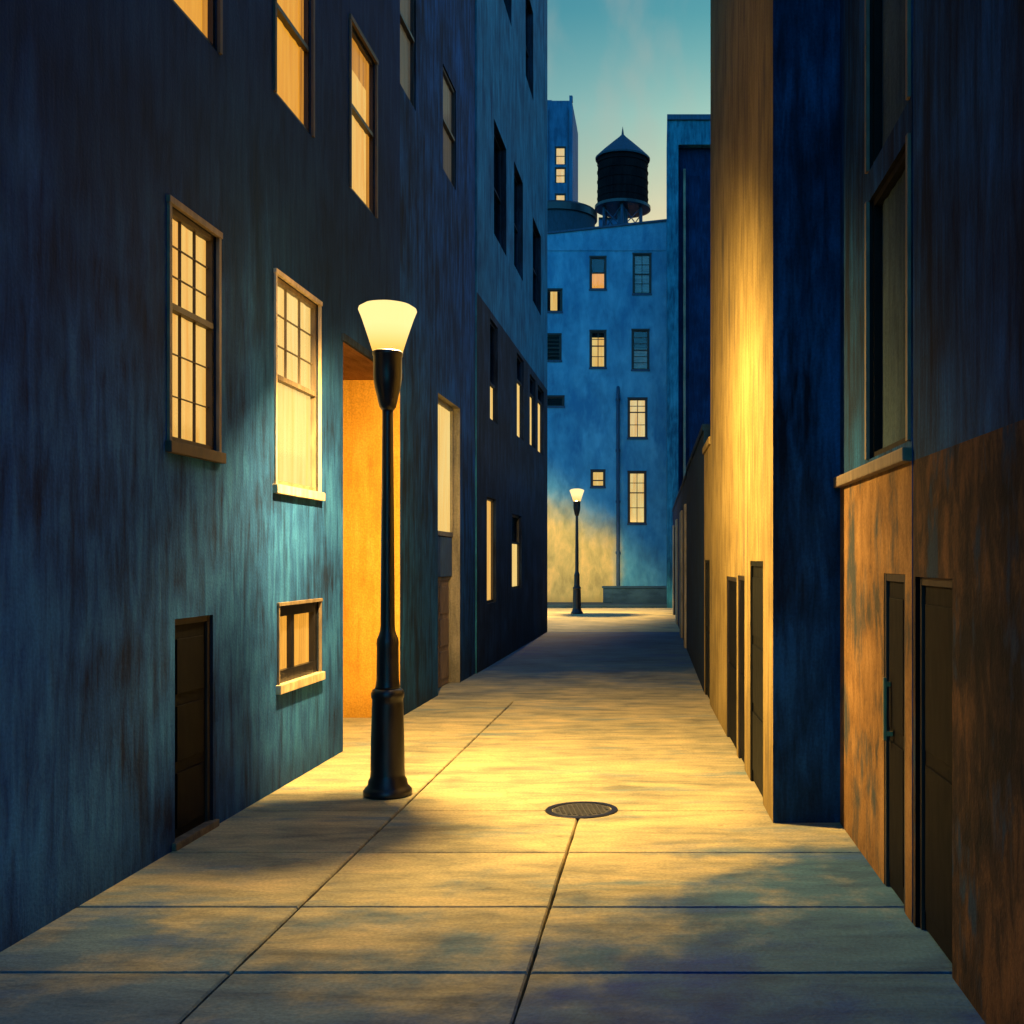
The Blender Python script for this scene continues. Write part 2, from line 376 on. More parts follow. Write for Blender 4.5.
conc = stucco('worn_concrete', (.19, .185, .12), (.38, .335, .18), (.62, .49, .23), accent=(.16, .23, .22), accent_amt=(.54, .70), stretch=(.9, 3.2, 1), scale=.9,
              rough=.82, bump=.45, blotch=.4, contrast=(.37, .48, .62), spec=.3, grime=0)
rs = random.Random(3)
def slab(bm, x0, x1, y0, y1, gap=.008, jit=.004, mi=0):
    nf = len(bm.faces)
    x0 += gap; x1 -= gap; y0 += gap; y1 -= gap
    def edge(p, q):
        n = max(1, min(14, int((Vector(q) - Vector(p)).length / .22))); out = []
        d = (Vector(q) - Vector(p)); nn = Vector((-d.y, d.x)).normalized() if d.length else Vector((0, 0))
        for i in range(n):
            t = i / n; j = 0 if i == 0 else rs.uniform(-jit, jit)
            out.append(Vector(p) + d * t + nn * j)
        return out
    loop = edge((x0, y0), (x1, y0)) + edge((x1, y0), (x1, y1)) + edge((x1, y1), (x0, y1)) + edge((x0, y1), (x0, y0))
    c = Vector(((x0 + x1) / 2, (y0 + y1) / 2)); zt = rs.uniform(-.0025, 0)
    bot = [bm.verts.new((p.x, p.y, -.06)) for p in loop]
    mid = [bm.verts.new((p.x, p.y, zt - .012)) for p in loop]
    top = [bm.verts.new((p.x + .010 * (1 if c.x > p.x else -1), p.y + .010 * (1 if c.y > p.y else -1), zt)) for p in loop]
    n = len(loop)
    for A_, B_ in ((bot, mid), (mid, top)):
        for i in range(n): bm.faces.new((A_[i], A_[(i + 1) % n], B_[(i + 1) % n], B_[i]))
    bm.faces.new(top)
    for f in list(bm.faces)[nf:]: f.material_index = mi
bm = bmesh.new()
XL, X1, X2, XR = -5.6, -2.29, -.70, 2.4
rows = [-3.0, -1.6, -.3, 1.0, 2.25, 3.45, 4.62, 5.87, 6.98, 8.28, 9.66]
for a, b in zip(rows, rows[1:]):
    slab(bm, XL, X1, a, b); slab(bm, X1, X2, a, b)
    slab(bm, X2, XR, a, b)
slab(bm, XL, X1, 9.66, 17.2, mi=3); slab(bm, X1, XR, 9.66, 17.2, mi=3); slab(bm, XL, XR, 17.2, 33.7, mi=3)
slab(bm, -16, 9, 33.7, 50.4)
# hairline cracks and trodden gum
_nt = conc.node_tree; _P = _nt.nodes['Principled BSDF']; _src = _P.inputs['Base Color'].links[0].from_socket
_tc = _nt.nodes.new('ShaderNodeTexCoord'); _nz = _nt.nodes.new('ShaderNodeTexNoise'); _nz.inputs['Scale'].default_value = 2.2; _nz.inputs['Detail'].default_value = 5
_nt.links.new(_tc.outputs['Object'], _nz.inputs['Vector'])
_vm = _nt.nodes.new('ShaderNodeVectorMath'); _vm.operation = 'MULTIPLY_ADD'; _vm.inputs[1].default_value = (.55, .55, 0)
_nt.links.new(_nz.outputs['Color'], _vm.inputs[0]); _nt.links.new(_tc.outputs['Object'], _vm.inputs[2])
_vo = _nt.nodes.new('ShaderNodeTexVoronoi'); _vo.feature = 'DISTANCE_TO_EDGE'; _vo.inputs['Scale'].default_value = .42; _nt.links.new(_vm.outputs[0], _vo.inputs['Vector'])
_m1 = _nt.nodes.new('ShaderNodeMapRange'); _m1.inputs[1].default_value = .0015; _m1.inputs[2].default_value = .005; _m1.inputs[3].default_value = .9; _nt.links.new(_vo.outputs['Distance'], _m1.inputs[0])
_vg = _nt.nodes.new('ShaderNodeTexVoronoi'); _vg.inputs['Scale'].default_value = 1.7; _nt.links.new(_tc.outputs['Object'], _vg.inputs['Vector'])
_m2 = _nt.nodes.new('ShaderNodeMapRange'); _m2.inputs[1].default_value = .035; _m2.inputs[2].default_value = .055; _m2.inputs[3].default_value = .75; _nt.links.new(_vg.outputs['Distance'], _m2.inputs[0])
_mm = _nt.nodes.new('ShaderNodeMath'); _mm.operation = 'MULTIPLY'; _nt.links.new(_m1.outputs[0], _mm.inputs[0]); _nt.links.new(_m2.outputs[0], _mm.inputs[1])
_sc = _nt.nodes.new('ShaderNodeVectorMath'); _sc.operation = 'SCALE'; _nt.links.new(_src, _sc.inputs[0]); _nt.links.new(_mm.outputs[0], _sc.inputs['Scale'])
_nt.links.new(_sc.outputs[0], _P.inputs['Base Color'])
conc_far = conc.copy(); conc_far.name = 'concrete_blue_shade'
zone_mix(conc_far, (.08, .30, .95), lambda lin, mul: lin(0, 1, 0, 10, 22, 28))  # blue shade across the far alley floor, painted into the concrete colour
# foreground shade painted into the concrete as blue tints, strongest towards the shops
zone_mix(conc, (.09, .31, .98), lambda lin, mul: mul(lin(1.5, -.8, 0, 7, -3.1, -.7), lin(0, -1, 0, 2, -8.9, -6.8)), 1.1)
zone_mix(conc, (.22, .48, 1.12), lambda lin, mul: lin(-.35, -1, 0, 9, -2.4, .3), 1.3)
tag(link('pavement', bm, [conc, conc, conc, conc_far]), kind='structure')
bm = bmesh.new(); box(bm, -16, 9, 50.4, 53.99, -.05, .13, bev=.03)
tag(link('kerb', bm, M['stonestep']), kind='structure')

# ------------------------------------------------------------------ the dark building with the passage (on the street lamp's side)
HA = 13.6; LA = 24.3
bA = line_empty('townhouse', (-3.775, -3), (-3.775 + .12 / 14.8 * LA, -3 + LA), 'dark navy building with tall lit windows and an orange passage behind the big lamp', 'building')
o = 3.0
hA = [niche(8.27 + o, 9.15 + o, 6.42, 8.35), niche(10.47 + o, 11.55 + o, 6.65, 8.62), niche(12.94 + o, 14.06 + o, 6.58, 8.55),
      niche(15.34 + o, 16.31 + o, 8.85, 10.9), niche(18.26 + o, 19.37 + o, 8.7, 10.45),
      niche(8.26 + o, 9.13 + o, 3.09, 4.88), niche(10.48 + o, 11.78 + o, 2.92, 4.93), niche(10.55 + o, 11.80 + o, 1.0, 1.76),
      niche(8.35 + o, 9.05 + o, 0, 1.75, .10), (12.66 + o, 15.34 + o, 0, 4.71, 1.7, 3, 4),
      (17.86 + o, 19.75 + o, 0, 4.92, .26, 5, 2)]
for d0, d1 in ((1.0, 2.0), (4.0, 5.0)):
    hA += [niche(d0 + o, d1 + o, 3.0, 4.9), niche(d0 + o, d1 + o, 6.45, 8.4)]
wall(bA, LA, HA, 6, hA, [M['teal'], M['char'], M['dark'], M['orange'], M['ceiling'], M['greystone'], M['navy']], split=(18.34, 6))  # stretch beyond the passage painted navy, standing in for weaker lamplight
roof(bA, LA, HA, 6, M['roofing'])
window(bA, *hA[0][:4], drapes=True, lit=M['lit_orange'], rail=.45, grid=None, casing=M['darktan'], sill=None)
window(bA, *hA[1][:4], drapes=True, lit=M['lit_orange'], rail=.45, grid=None, casing=M['darktan'], sill=None)
window(bA, *hA[2][:4], drapes=True, lit=M['lit'], rail=.52, grid=None, casing=M['darktan'], sill=None)
window(bA, *hA[3][:4], lit=M['lit_dim'], rail=.5, grid=None, casing=None, sill=None, label='unlit brownish window')
window(bA, *hA[4][:4], lit=M['lit_dim'], rail=.5, grid=None, casing=None, sill=None, label='unlit brownish window')
window(bA, *hA[5][:4], lit=M['lit'], rail=.58, grid=(3, 3), cw=.04, casing=M['tan'], sill=M['darktan'], mun=.007, frame=M['darktan'])
window(bA, *hA[6][:4], lit=M['lit_pale'], rail=.52, grid=(3, 3), lower_grid=False, mun=.010, cw=.035, sill=M['palesill'], casing=M['palesill'], frame=M['tan'], drapes=False)
wl = window(bA, *hA[7][:4], lit=M['lit_amber'], rail=0, grid=None, cw=.025, sw=.1, frame=M['iron'], sill=M['palesill'], casing=M['tan'], label='small low window with a pale sill')
bm = bmesh.new(); uu = (hA[7][0] + hA[7][1]) / 2 - .1; box(bm, uu - .05, uu + .05, .04, .11, 1.05, 1.70)
link('mullion', bm, M['iron'], wl)
door(bA, 8.35 + o, 9.05 + o, 1.75, .09, M['dooriron'], label='low black door with a stone step')
bm = bmesh.new(); box(bm, 8.30 + o, 9.10 + o, -.035, .05, .0, .06, bev=.012)
link('doorstep', bm, M['greystone'], bA)
# tall doorway: transom light, blue panel, brown leaf
dd = door(bA, 17.86 + o, 19.75 + o, 1.9, .24, M['browndoor'], frame=M['greystone'], leaves=2, label='brown double door under a tall lit transom')
bm = bmesh.new(); box(bm, 17.87 + o, 19.74 + o, .14, .24, 1.91, 2.60, bev=.01); link('panel', bm, M['bluepanel'], dd)
window(bA, 17.86 + o, 19.75 + o, 2.62, 4.92, rec=.15, lit=M['lit_pale'], frame=M['greystone'], casing=None, sill=None, rail=0, grid=None, sw=.06, label='tall transom light over the brown door')
for k in range(11, 15):
    window(bA, *hA[k][:4], lit=M['lit_dim'], rail=.5, grid=None, casing=None, sill=None)
for p in [(12.66 + o, 12.78 + o)]:
    pass
bm = bmesh.new(); box(bm, 12.60 + o, 15.40 + o, -.035, .004, 4.712, 4.80, bev=.008); link('lintel', bm, M['char'], bA)

# ------------------------------------------------------------------ the slate blue building further down that side
HB = 20.6; LB = 12.4
bB = line_empty('tenement', (-3.55, 21.31), (-3.45, 33.7), 'slate blue building with its lower storey painted charcoal as shade, next beyond the navy one', 'building')
o = -21.31
hB = [niche(24.7 + o, 26.0 + o, 14.8, 17.2, .3), niche(23.4 + o, 25.2 + o, 9.15, 11.6, .3), niche(26.45 + o, 28.05 + o, 9.3, 11.8, .3), niche(30.1 + o, 32.0 + o, 9.3, 11.6, .3),
      niche(22.9 + o, 23.95 + o, 5.15, 7.25, .25), niche(26.95 + o, 28.25 + o, 5.25, 7.3, .25), niche(29.45 + o, 30.7 + o, 5.3, 7.2, .25), niche(31.25 + o, 32.75 + o, 5.3, 7.2, .25),
      niche(22.5 + o, 23.7 + o, 1.3, 3.5, .22), niche(26.1 + o, 27.8 + o, 1.5, 3.3, .22), niche(28.6 + o, 30.2 + o, 14.8, 17.2, .3)]
wall(bB, LB, HB, 6, hB, [M['slate'], M['char'], M['dark'], M['char']], bands=((7.4, 3),))  # charcoal band paints the shadow over the lower storeys
roof(bB, LB, HB, 6, M['roofing'])
for k in (0, 1, 2, 3, 10):
    window(bB, *hB[k][:4], rec=.16, frame=M['char'], casing=None, sill=None, grid=None, glass=M['darkglass'], label='tall dark window' if k in (1, 2, 3) else None)
for k, lz in ((4, .38), (5, .7), (6, .75), (7, .8)):
    window(bB, *hB[k][:4], rec=.09, frame=M['char'], casing=None, sill=None, grid=None, lit=M['lit_pale'], litz=(0, lz), rail=lz)
window(bB, *hB[8][:4], rec=.09, frame=M['sash'], casing=None, sill=None, grid=None, lit=M['lit'], rail=0, label='narrow lit ground floor window')
window(bB, *hB[9][:4], rec=.09, frame=M['sash'], casing=None, sill=None, grid=None, lit=M['lit_pale'], litz=(0, .62), rail=.62, label='half lit ground floor window')

# ------------------------------------------------------------------ blue apartment house closing the alley
xF0, xF1, yF = -13.0, .335, 54.0
bF = empty('apartment_house', (xF0, yF, 0), 0, 'blue apartment house closing the end of the alley, water tower on its roof', 'building')
o = 13.0
hF = [niche(-3.39 + o, -2.70 + o, 15.5, 17.05, .2), niche(-1.28 + o, -.49 + o, 15.28, 17.2, .2), niche(-5.62 + o, -4.86 + o, 14.4, 15.45, .2),
      niche(-3.39 + o, -2.70 + o, 11.65, 13.42, .2), niche(-1.33 + o, -.59 + o, 11.55, 13.47, .2), niche(-5.62 + o, -4.9 + o, 12.0, 13.25, .2),
      niche(-1.52 + o, -.69 + o, 8.2, 10.1, .2), niche(-3.34 + o, -2.75 + o, 5.8, 6.57, .2), niche(-1.52 + o, -.74 + o, 4.0, 6.5, .2),
      niche(-5.62 + o, -4.76 + o, 9.75, 10.2, .2),
      niche(-8.6 + o, -7.9 + o, 11.6, 13.4, .2), niche(-8.6 + o, -7.9 + o, 7.9, 9.7, .2), niche(-10.9 + o, -10.2 + o, 11.6, 13.4, .2), niche(-10.9 + o, -10.2 + o, 7.9, 9.7, .2)]
M['blue_lamplit'] = M['blue'].copy(); M['blue_lamplit'].name = 'blue_render_painted_lamplight'
zone_mix(M['blue_lamplit'], (7.0, 1.40, .34), lambda lin, mul: mul(lin(-.35, 0, -1, 2.4, -7.6, -5.0), lin(-1, 0, 0, .9, -10.9, -10.1)))  # warm pool of the far lamp's light painted into the wall colour
wall(bF, xF1 - xF0, 17.4, 12, hF, [M['blue_lamplit'], M['char'], M['dark']])
bm = bmesh.new()   # sloping parapet
LF = xF1 - xF0
def ztop(u): return 18.82 - (LF - u) * .108
pts = [(0, -.04), (LF, -.04), (LF, .35), (0, .35)]
lo = [bm.verts.new((u, y, 17.38)) for u, y in pts]; hi = [bm.verts.new((u, y, ztop(u))) for u, y in pts]
for i in range(4): bm.faces.new((lo[i], lo[(i + 1) % 4], hi[(i + 1) % 4], hi[i]))
bm.faces.new(hi); bm.faces.new(lo[::-1])
link('parapet', bm, M['blue'], bF)
bm = bmesh.new()
v = []
for u, y in ((-.1, -.12), (LF + .02, -.12), (LF + .02, .42), (-.1, .42)):
    v.append((bm.verts.new((u, y, ztop(u) - .005)), bm.verts.new((u, y, ztop(u) + .09))))
for i in range(4): bm.faces.new((v[i][0], v[(i + 1) % 4][0], v[(i + 1) % 4][1], v[i][1]))
bm.faces.new([q[1] for q in v]); bm.faces.new([q[0] for q in v][::-1])
link('coping', bm, M['bluetrim'], bF)
kw = dict(frame=M['sash'], casing=M['sash'], cw=.07, sw=.05, rec=.08, proud=.03, mun=.035, sill=M['bluetrim'])
window(bF, *hF[0][:4], lit=M['lit_orange'], litz=(0, .5), rail=.52, grid=None, label='window lit in its lower sash', **kw)
window(bF, *hF[1][:4], lit=M['blindgrey'], rail=.5, grid=(2, 2), label='window with a drawn grey blind', **kw)
window(bF, *hF[2][:4], lit=M['lit_far'], litu=(.3, .75), rail=0, grid=None, **kw)
window(bF, *hF[3][:4], lit=M['lit_far'], litz=(0, .84), rail=.6, grid=(2, 2), **kw)
window(bF, *hF[4][:4], lit=M['blindgrey'], litz=(0, .55), rail=.5, grid=(1, 3), label='dark window with slatted lower half', **kw)
window(bF, *hF[5][:4], rail=.5, grid=(1, 3), glass=M['darkglass'], **kw)
window(bF, *hF[6][:4], lit=M['lit_far'], rail=.66, grid=(2, 2), **kw)
window(bF, *hF[7][:4], lit=M['lit_far'], rail=.4, grid=None, label='small lit window above the far lamp', **kw)
window(bF, *hF[8][:4], lit=M['lit_far'], rail=.6, grid=(2, 2), **kw)
window(bF, *hF[9][:4], rail=0, grid=None, glass=M['darkglass'], **kw)
for k in range(10, 14): window(bF, *hF[k][:4], lit=M['lit_dim'], rail=.5, grid=None, **kw)
bm = bmesh.new(); tube(bm, (-2.06 + o, -.10, .9), (-2.06 + o, -.10, 10.5), .085, 12); tube(bm, (-2.06 + o, -.10, 10.45), (-2.06 + o, .05, 10.7), .085, 12)
for zz in (2.5, 5, 7.5, 10): tube(bm, (-2.06 + o, -.10, zz), (-2.06 + o, -.10, zz + .12), .12, 12)
link('downpipe', bm, M['bluetrim'], bF)
bm = bmesh.new(); box(bm, -2.75 + o, LF - .004, -.95, .004, .0, .84, bev=.02); box(bm, -2.80 + o, LF - .002, -1.0, .003, .842, .93, bev=.015); box(bm, -2.74 + o, -2.3 + o, -.97, -.94, .15, .75, bev=.01)
link('plinth', bm, M['stonestep'], bF)

# ------------------------------------------------------------------ roof tops
wx, wy, wz = -2.0, 59.0, 17.4
wt = empty('water_tower', (wx, wy, wz), 0, 'dark wooden water tower with a conical roof on the blue apartment house', 'water tower')
zb, ze, za = 3.75, 6.25, 7.75
bm = bmesh.new(); lathe(bm, [(1.30, zb), (1.36, zb + .03), (1.36, zb + .3), (1.335, ze)], 44); 
tk = link('tank', bm, M['tankwood'], wt)
bm = bmesh.new()
for zz in (zb + .35, zb + .75, zb + 1.25, zb + 1.75, zb + 2.2): lathe(bm, [(1.352, zz), (1.38, zz + .01), (1.38, zz + .05), (1.352, zz + .06)], 44, cap=False)
link('hoops', bm, M['tankwood'], tk)
bm = bmesh.new(); lathe(bm, [(1.30, ze - .02), (1.46, ze - .03), (1.47, ze + .06), (1.1, ze + .42), (.6, ze + .87), (.2, ze + 1.22), (.07, ze + 1.36), (.03, za + .15), (.005, za + .3)], 36)
link('roof', bm, M['tankroof'], wt)
for i in range(6):
    a = math.pi / 6 + i * math.pi / 3
    bm = bmesh.new(); tube(bm, (1.12 * math.cos(a), 1.12 * math.sin(a), 0), (1.12 * math.cos(a), 1.12 * math.sin(a), zb - .16), .085, 8)
    link('leg', bm, M['bluetrim'], wt)
bm = bmesh.new()
for i in range(6):
    a, b = math.pi / 6 + i * math.pi / 3, math.pi / 6 + (i + 1) * math.pi / 3
    for z0, z1 in ((2.3, 3.5), (3.5, 2.3)): tube(bm, (1.12 * math.cos(a), 1.12 * math.sin(a), z0), (1.12 * math.cos(b), 1.12 * math.sin(b), z1), .03, 6)
link('brace', bm, M['bluetrim'], wt)
bm = bmesh.new(); lathe(bm, [(1.35, zb - .18), (1.5, zb - .17), (1.5, zb - .02), (1.35, zb - .01)], 36); link('deck', bm, M['iron'], wt)
bm = bmesh.new(); tube(bm, (0, 0, 0), (0, 0, zb - .1), .28, 16); link('riser', bm, M['far_blue'], wt)

rt = empty('roof_tank', (-5.25, 57.5, 17.4), 0, 'squat round dark tank beside the water tower', 'tank')
bm = bmesh.new(); lathe(bm, [(1.85, 0), (1.85, 2.55)], 48); lathe(bm, [(1.85, .9), (1.89, .92), (1.89, 1.0), (1.85, 1.02)], 48, cap=False); link('drum', bm, M['tankroof'], rt)
bm = bmesh.new(); lathe(bm, [(1.86, 2.551), (1.97, 2.56), (1.97, 2.9), (1.9, 3.0), (1.2, 3.12), (.1, 3.18)], 48); link('lid', bm, M['iron'], rt)

hut = empty('roof_hut', (-3.55, 63.6, 17.4), 0, 'small roof hut with a lit window seen under the water tower', 'hut')
hh = [niche(.38, .72, 3.2, 4.15, .15, 0, 1)]
wall(hut, 1.3, 4.5, 1.6, hh, [M['far_blue'], M['dark']]); roof(hut, 1.3, 4.5, 1.6, M['roofing'], .06, .1)
window(hut, *hh[0][:4], rec=.06, lit=M['lit_far'], casing=None, sill=None, rail=.5, grid=None)

bG = empty('tower_block', (-9.9, 90, 0), 0, 'distant blue tower block with three small lit windows behind the roof tank', 'building')
wG = 2.75
hG = [niche(1.38, 2.12, 34.55, 35.95, .25, 0, 2), niche(1.38, 2.12, 33.05, 34.25, .25, 0, 2), niche(1.38, 2.12, 30.8, 32.1, .25, 0, 2)]
wall(bG, wG, 39.4, 6, hG, [M['far_blue'], M['char'], M['dark']])
for h in hG: window(bG, *h[:4], rec=.07, lit=M['lit_far'], casing=M['sash'], cw=.08, sill=None, rail=.5, grid=None, proud=.03)
bm = bmesh.new(); box(bm, .01, wG - .06, .05, 5.9, 39.402, 39.8); box(bm, wG - .28, wG - .02, .1, .5, 39.8, 40.25); box(bm, .3, 1.0, .4, 1.4, 39.8, 40.0)
link('roof', bm, M['far_blue'], bG)
bm = bmesh.new()
for uu in (.75, 2.35): box(bm, uu, uu + .1, -.09, .004, 0, 39.0)
link('pilaster', bm, M['bluetrim'], bG)

# ------------------------------------------------------------------ tall block at the far end opposite
bH = empty('office_block', (.32, 50.3, 0), 0, 'tall dark blue block with a framed front, next to the blue apartment house', 'building')
hH = [(.52, 5.2, 0, 21.2, .45, 0, 1)]
wall(bH, 5.8, 22.3, 3.65, hH, [M['slate'], M['deepnavy'], M['char']], far_mat=0); roof(bH, 5.8, 22.3, 3.65, M['bluetrim'], .1, .25)
bm = bmesh.new(); box(bm, .75, .86, .30, .452, .0, 20.2, bev=.01); link('pilaster', bm, M['greystone'], bH)
bm = bmesh.new(); box(bm, 1.0, 4.8, .36, .453, .0, 19.9, bev=.01); link('panel', bm, M['deepnavy'], bH)

# ------------------------------------------------------------------ low buildings along that side
bK2 = line_empty('storehouse', (.55, 47), (.66, 27.0), 'low dark blue storehouse with pale pilasters far down the alley opposite the small lamp', 'building')
LK = 20.0
hK = [niche(3.0, 8.0, 0, 3.5, .3, 1, 2), niche(12.0, 14.2, 0, 3.4, .3, 1, 2), niche(17.2, 18.8, 0, 3.4, .3, 1, 2)]
wall(bK2, LK, 4.25, 5, hK, [M['deepnavy'], M['char'], M['dark']]); roof(bK2, LK, 4.25, 5, M['deepnavy'], .03, .12)
for a, b in ((2.2, 2.95), (8.05, 9.6), (14.3, 16.0), (18.9, 19.6)):
    bm = bmesh.new(); box(bm, a, b, -.05, .004, 0, 3.6, bev=.01); link('pilaster', bm, M['pale'], bK2)
for h in hK: door(bK2, h[0], h[1], h[3], .25, M['dooriron'], panels=2)
bK1 = line_empty('garage', (.66, 26.98), (.73, 18.32), 'low windowless near-black garage wall between the pilastered storehouse and the cream annex', 'building')
wall(bK1, 8.66, 4.35, 5, [], [M['deepnavy']]); roof(bK1, 8.66, 4.35, 5, M['deepnavy'], .03, .12)
bN = line_empty('annex', (.735, 18.3), (.765, 16.62), 'low narrow cream annex at the end of the tall sunlit cream wall'.replace('sunlit ', 'lamplit '), 'building')
hN = [niche(.3, 1.45, 0, 2.2, .08, 1, 1)]
wall(bN, 1.68, 3.95, 4.5, hN, [M['cream'], M['dark']]); roof(bN, 1.68, 3.95, 4.5, M['cream'], .03, .12)
door(bN, .3, 1.45, 2.2, .07, M['olive'], frame=M['olive'], panels=2)

# ------------------------------------------------------------------ the tall lamplit building
bJ = line_empty('warehouse', (.762, 16.6), (.945, 9.2), 'tall cream building whose alley wall glows in the lamplight, its end wall coloured navy for shade', 'building')
HJ = 12.0; LJ = 7.40
hJ = [niche(2.89, 4.18, 0, 2.0, .08, 1, 1), niche(4.36, 5.06, 0, 2.03, .08, 1, 1), niche(5.62, 6.70, 0, 2.19, .08, 1, 1)]
wall(bJ, LJ, HJ, 5, hJ, [M['cream'], M['dark'], M['navy']], end_mat=2); roof(bJ, LJ, HJ, 5, M['roofing'])  # end wall takes navy instead of cream: its shade is in the colour
door(bJ, 2.89, 4.18, 2.0, .07, M['dooriron'], panels=2, label='wide black door')
door(bJ, 4.36, 5.06, 2.03, .07, M['dooriron'], panels=2, label='narrow black door between the two wider ones')
door(bJ, 5.62, 6.70, 2.19, .07, M['olive'], frame=M['olive'], panels=3, label='olive grey door nearest the corner')

# ------------------------------------------------------------------ the two nearest buildings on that side
bL = line_empty('shop', (1.505, 9.185), (1.5275, 6.67), 'ochre fronted building with a stone ledge and one tall narrow window per floor', 'building')
LL = 2.515; HL = 9.2
hL = [niche(1.20, 2.44, 2.93, 4.80, .17, 1, 2), niche(1.20, 2.44, 5.02, 7.4, .17, 1, 2), niche(1.72, 2.34, 0, 2.11, .08, 2, 2)]
wall(bL, LL, HL, 4, hL, [M['navy'], M['olive'], M['dark'], M['ochre']], bands=((2.83, 3),)); roof(bL, LL, HL, 4, M['roofing'])
for h in hL[:2]: window(bL, *h[:4], rec=.06, lit=M['greenblind'], frame=M['olive'], casing=M['tan'], cw=.05, sw=.04, header=False, rail=0, grid=None, sill=None, label='unlit narrow window with a tan casing')
bm = bmesh.new(); box(bm, .0, LL, -.06, .004, 2.80, 2.885, bev=.012); link('ledge', bm, M['tan'], bL)
door(bL, 1.72, 2.34, 2.11, .07, M['dooriron'], handle=-1, pull=True, panels=2, label='narrow black door with a long pull handle')
bM = line_empty('brick_shop', (1.5305, 6.655), (1.63, -3), 'weathered brown building nearest the viewer with a plain dark doorway', 'building')
bM.name = 'corner_shop'
LM = 9.65
hM = [niche(.06, .86, 0, 2.1, .10, 2, 2), niche(3.4, 4.5, 3.0, 4.8, .17, 1, 2), niche(6.2, 7.3, 3.0, 4.8, .17, 1, 2)]
wall(bM, LM, HL + .3, 4, hM, [M['navy'], M['greystone'], M['dark'], M['brown']], bands=((2.80, 3),)); roof(bM, LM, HL + .3, 4, M['roofing'])
door(bM, .06, .86, 2.1, .09, M['dooriron'], panels=2)
for h in hM[1:]: window(bM, *h[:4], rec=.12, lit=M['bluepanel'], frame=M['sash'], casing=M['sash'], rail=.5, grid=None, sill=None)

# ------------------------------------------------------------------ street lamps
GL = lantern_mat('lantern_glass_glow', 1.9)
def make_lamp(name, loc, k, label):
    t = empty(name, loc, 0, label, 'street lamp', 'cast iron street lamps in the alley')
    P = lambda pr: [(r * k, z * k) for r, z in pr]
    bm = bmesh.new()
    lathe(bm, P([(.215, 0), (.225, .015), (.225, .05), (.205, .075), (.185, .095), (.178, .14), (.162, .17), (.158, .2), (.152, .55), (.143, .86), (.141, .90), (.150, .915), (.152, .955), (.140, .985), (.118, 1.0)]), 44)
    link('base', bm, M['iron'], t, True)
    bm = bmesh.new()
    lathe(bm, P([(.118, 1.0), (.112, 1.02), (.104, 1.08), (.100, 1.38), (.103, 1.42), (.098, 1.46), (.082, 1.50), (.070, 1.54), (.066, 1.6), (.062, 2.2), (.055, 3.0), (.050, 3.55), (.052, 3.62)]), 36)
    link('pole', bm, M['iron'], t, True)
    bm = bmesh.new()
    lathe(bm, P([(.052, 3.60), (.075, 3.63), (.088, 3.68), (.100, 3.74), (.118, 3.81), (.127, 3.87), (.131, 3.92), (.131, 4.10), (.140, 4.115), (.140, 4.145), (.128, 4.155)]), 40)
    link('collar', bm, M['iron'], t, True)
    bm = bmesh.new()
    lathe(bm, P([(.140, 4.157), (.175, 4.27), (.208, 4.37), (.238, 4.46), (.268, 4.535), (.262, 4.556), (.215, 4.585), (.120, 4.608), (.02, 4.615)]), 44)
    link('lantern', bm, GL, t, True)
    return t
def lamp_light(parent, off, axis, power, k, col=(1, .63, .21), blend=.45, radius=.05):
    ld = bpy.data.lights.new('lantern_light', 'SPOT'); ld.energy = power; ld.color = col
    ld.spot_size = R(179); ld.spot_blend = blend; ld.shadow_soft_size = radius
    lo = bpy.data.objects.new('lantern_light', ld); COL.objects.link(lo); lo.parent = parent
    lo.location = off; lo.rotation_euler = Vector(axis).to_track_quat('-Z', 'Y').to_euler()
    lo['kind'] = 'helper'
    return lo
l1 = make_lamp('street_lamp', (-2.55, 10.3, 0), 1.0, 'tall black street lamp with glowing flared lantern standing on the near slabs')
lamp_light(l1, (.05, .14, 4.56), (.48, .52, -1), 6300, 1, blend=.8, radius=.055)
gd = bpy.data.lights.new('lantern_globe_light', 'POINT'); gd.energy = 70; gd.color = (1, .55, .16); gd.shadow_soft_size = .1
go = bpy.data.objects.new('lantern_globe_light', gd); COL.objects.link(go); go.parent = l1; go.location = (0, 0, 4.42); go['kind'] = 'helper'
l2 = make_lamp('street_lamp', (-3.40, 45.0, 0), 1.11, 'small distant black street lamp in front of the blue apartment house')
lamp_light(l2, (-.1, .1, 5.05), (-.85, .12, -1), 7800, 1.11, blend=.28)

# ------------------------------------------------------------------ manhole
mh = empty('manhole_cover', (-.69, 9.68, 0), .2, 'round iron manhole cover set in the lit concrete', 'manhole cover')
bm = bmesh.new(); lathe(bm, [(.265, -.02), (.265, .007), (.315, .007), (.32, .002), (.32, -.02)], 48, cap=False); link('rim', bm, M['iron'], mh)
bm = bmesh.new(); lathe(bm, [(.255, -.02), (.255, .002), (.25, .004)], 48)
for i in range(-5, 6):
    for j in range(-5, 6):
        x, y = i * .043, j * .043
        if x * x + y * y < .052: box(bm, x - .014, x + .014, y - .014, y + .014, .004, .010)
link('lid', bm, paint('worn_iron', (.07, .07, .06), .5, metal=.3), mh)

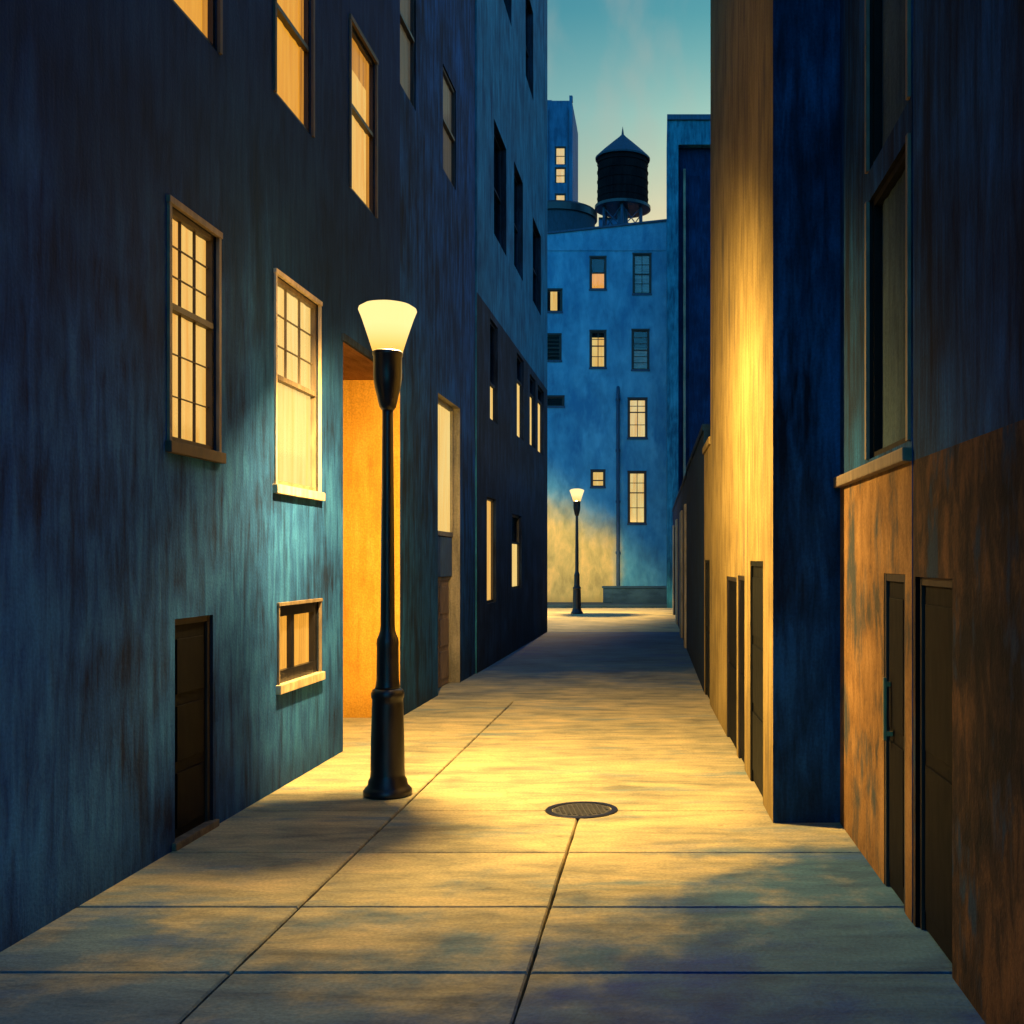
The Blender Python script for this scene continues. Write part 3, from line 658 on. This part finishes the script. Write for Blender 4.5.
# ------------------------------------------------------------------ sky, moonish dusk sun
W = bpy.data.worlds.new('World'); S.world = W; W.use_nodes = True
N, L = W.node_tree.nodes, W.node_tree.links
bg = N['Background']
sky = N.new('ShaderNodeTexSky'); sky.sky_type = 'NISHITA'; sky.sun_disc = False
SUN_EL, SUN_AZ = R(5), R(12)
sky.sun_elevation = SUN_EL; sky.sun_rotation = SUN_AZ; sky.ozone_density = 4; sky.dust_density = 1.5
tc = N.new('ShaderNodeTexCoord'); sx = N.new('ShaderNodeSeparateXYZ'); L.new(tc.outputs['Generated'], sx.inputs[0])
rp = N.new('ShaderNodeValToRGB'); e = rp.color_ramp.elements
e[0].position = .30; e[0].color = (.33, .265, .138, 1); e[1].position = .62; e[1].color = (.05, .20, .22, 1)
for ps, c in ((.375, (.224, .304, .193)), (.445, (.10, .25, .185))):
    k = e.new(ps); k.color = (*c, 1)
L.new(sx.outputs['Z'], rp.inputs['Fac'])
mx = N.new('ShaderNodeMix'); mx.data_type = 'RGBA'; mx.blend_type = 'MULTIPLY'; mx.inputs[0].default_value = 1
fr = N.new('ShaderNodeMapRange'); fr.interpolation_type = 'SMOOTHSTEP'; fr.inputs[1].default_value = .1; fr.inputs[2].default_value = .75
L.new(sx.outputs['Y'], fr.inputs[0])
tm = N.new('ShaderNodeMix'); tm.data_type = 'RGBA'; L.new(fr.outputs[0], tm.inputs[0])
tm.inputs[6].default_value = (.23, .97, 1.10, 1); L.new(rp.outputs[0], tm.inputs[7])
L.new(sky.outputs[0], mx.inputs[6]); L.new(tm.outputs[2], mx.inputs[7]); cmap = N.new('ShaderNodeMapping'); cmap.inputs['Scale'].default_value = (9, 3, 5); L.new(tc.outputs['Generated'], cmap.inputs['Vector'])
cn = N.new('ShaderNodeTexNoise'); cn.inputs['Scale'].default_value = 2.2; cn.inputs['Detail'].default_value = 5; L.new(cmap.outputs['Vector'], cn.inputs['Vector'])
cr = N.new('ShaderNodeMapRange'); cr.interpolation_type = 'SMOOTHSTEP'; cr.inputs[1].default_value = .45; cr.inputs[2].default_value = .72; cr.inputs[4].default_value = .26
L.new(cn.outputs['Fac'], cr.inputs[0])
cm = N.new('ShaderNodeMix'); cm.data_type = 'RGBA'; L.new(cr.outputs[0], cm.inputs[0]); L.new(mx.outputs[2], cm.inputs[6]); cm.inputs[7].default_value = (.66, .60, .52, 1)
L.new(cm.outputs[2], bg.inputs['Color'])
bg.inputs['Strength'].default_value = .75
sd = bpy.data.lights.new('sun', 'SUN'); sd.energy = .05; sd.angle = R(12); sd.color = (.6, .8, 1)
so = bpy.data.objects.new('sun', sd); COL.objects.link(so)
d = Vector((math.sin(SUN_AZ) * math.cos(R(35)), math.cos(SUN_AZ) * math.cos(R(35)), math.sin(R(35))))
so.rotation_euler = d.to_track_quat('Z', 'Y').to_euler(); so['kind'] = 'helper'

# ------------------------------------------------------------------ camera
cd = bpy.data.cameras.new('camera'); cam = bpy.data.objects.new('camera', cd); COL.objects.link(cam)
cam.location = (0, 0, 2.2); cam.rotation_euler = (R(90), 0, 0)
cd.sensor_width = 36; cd.lens = 36 * 1100 / 1024
cd.shift_x = -(660 - 512) / 1024; cd.shift_y = (560 - 512) / 1024
cd.clip_end = 2000; cd.clip_start = .05
S.camera = cam
S.render.resolution_x = S.render.resolution_y = 1024
S.view_settings.view_transform = 'Standard'; S.view_settings.look = 'None'; S.view_settings.exposure = 0
S.render.engine = 'CYCLES'; S.cycles.use_denoising = True; S.cycles.max_bounces = 4; S.cycles.diffuse_bounces = 3; S.cycles.glossy_bounces = 2; S.cycles.transparent_max_bounces = 8
S.cycles.use_adaptive_sampling = True; S.cycles.adaptive_threshold = .02; S.cycles.caustics_reflective = False; S.cycles.caustics_refractive = False
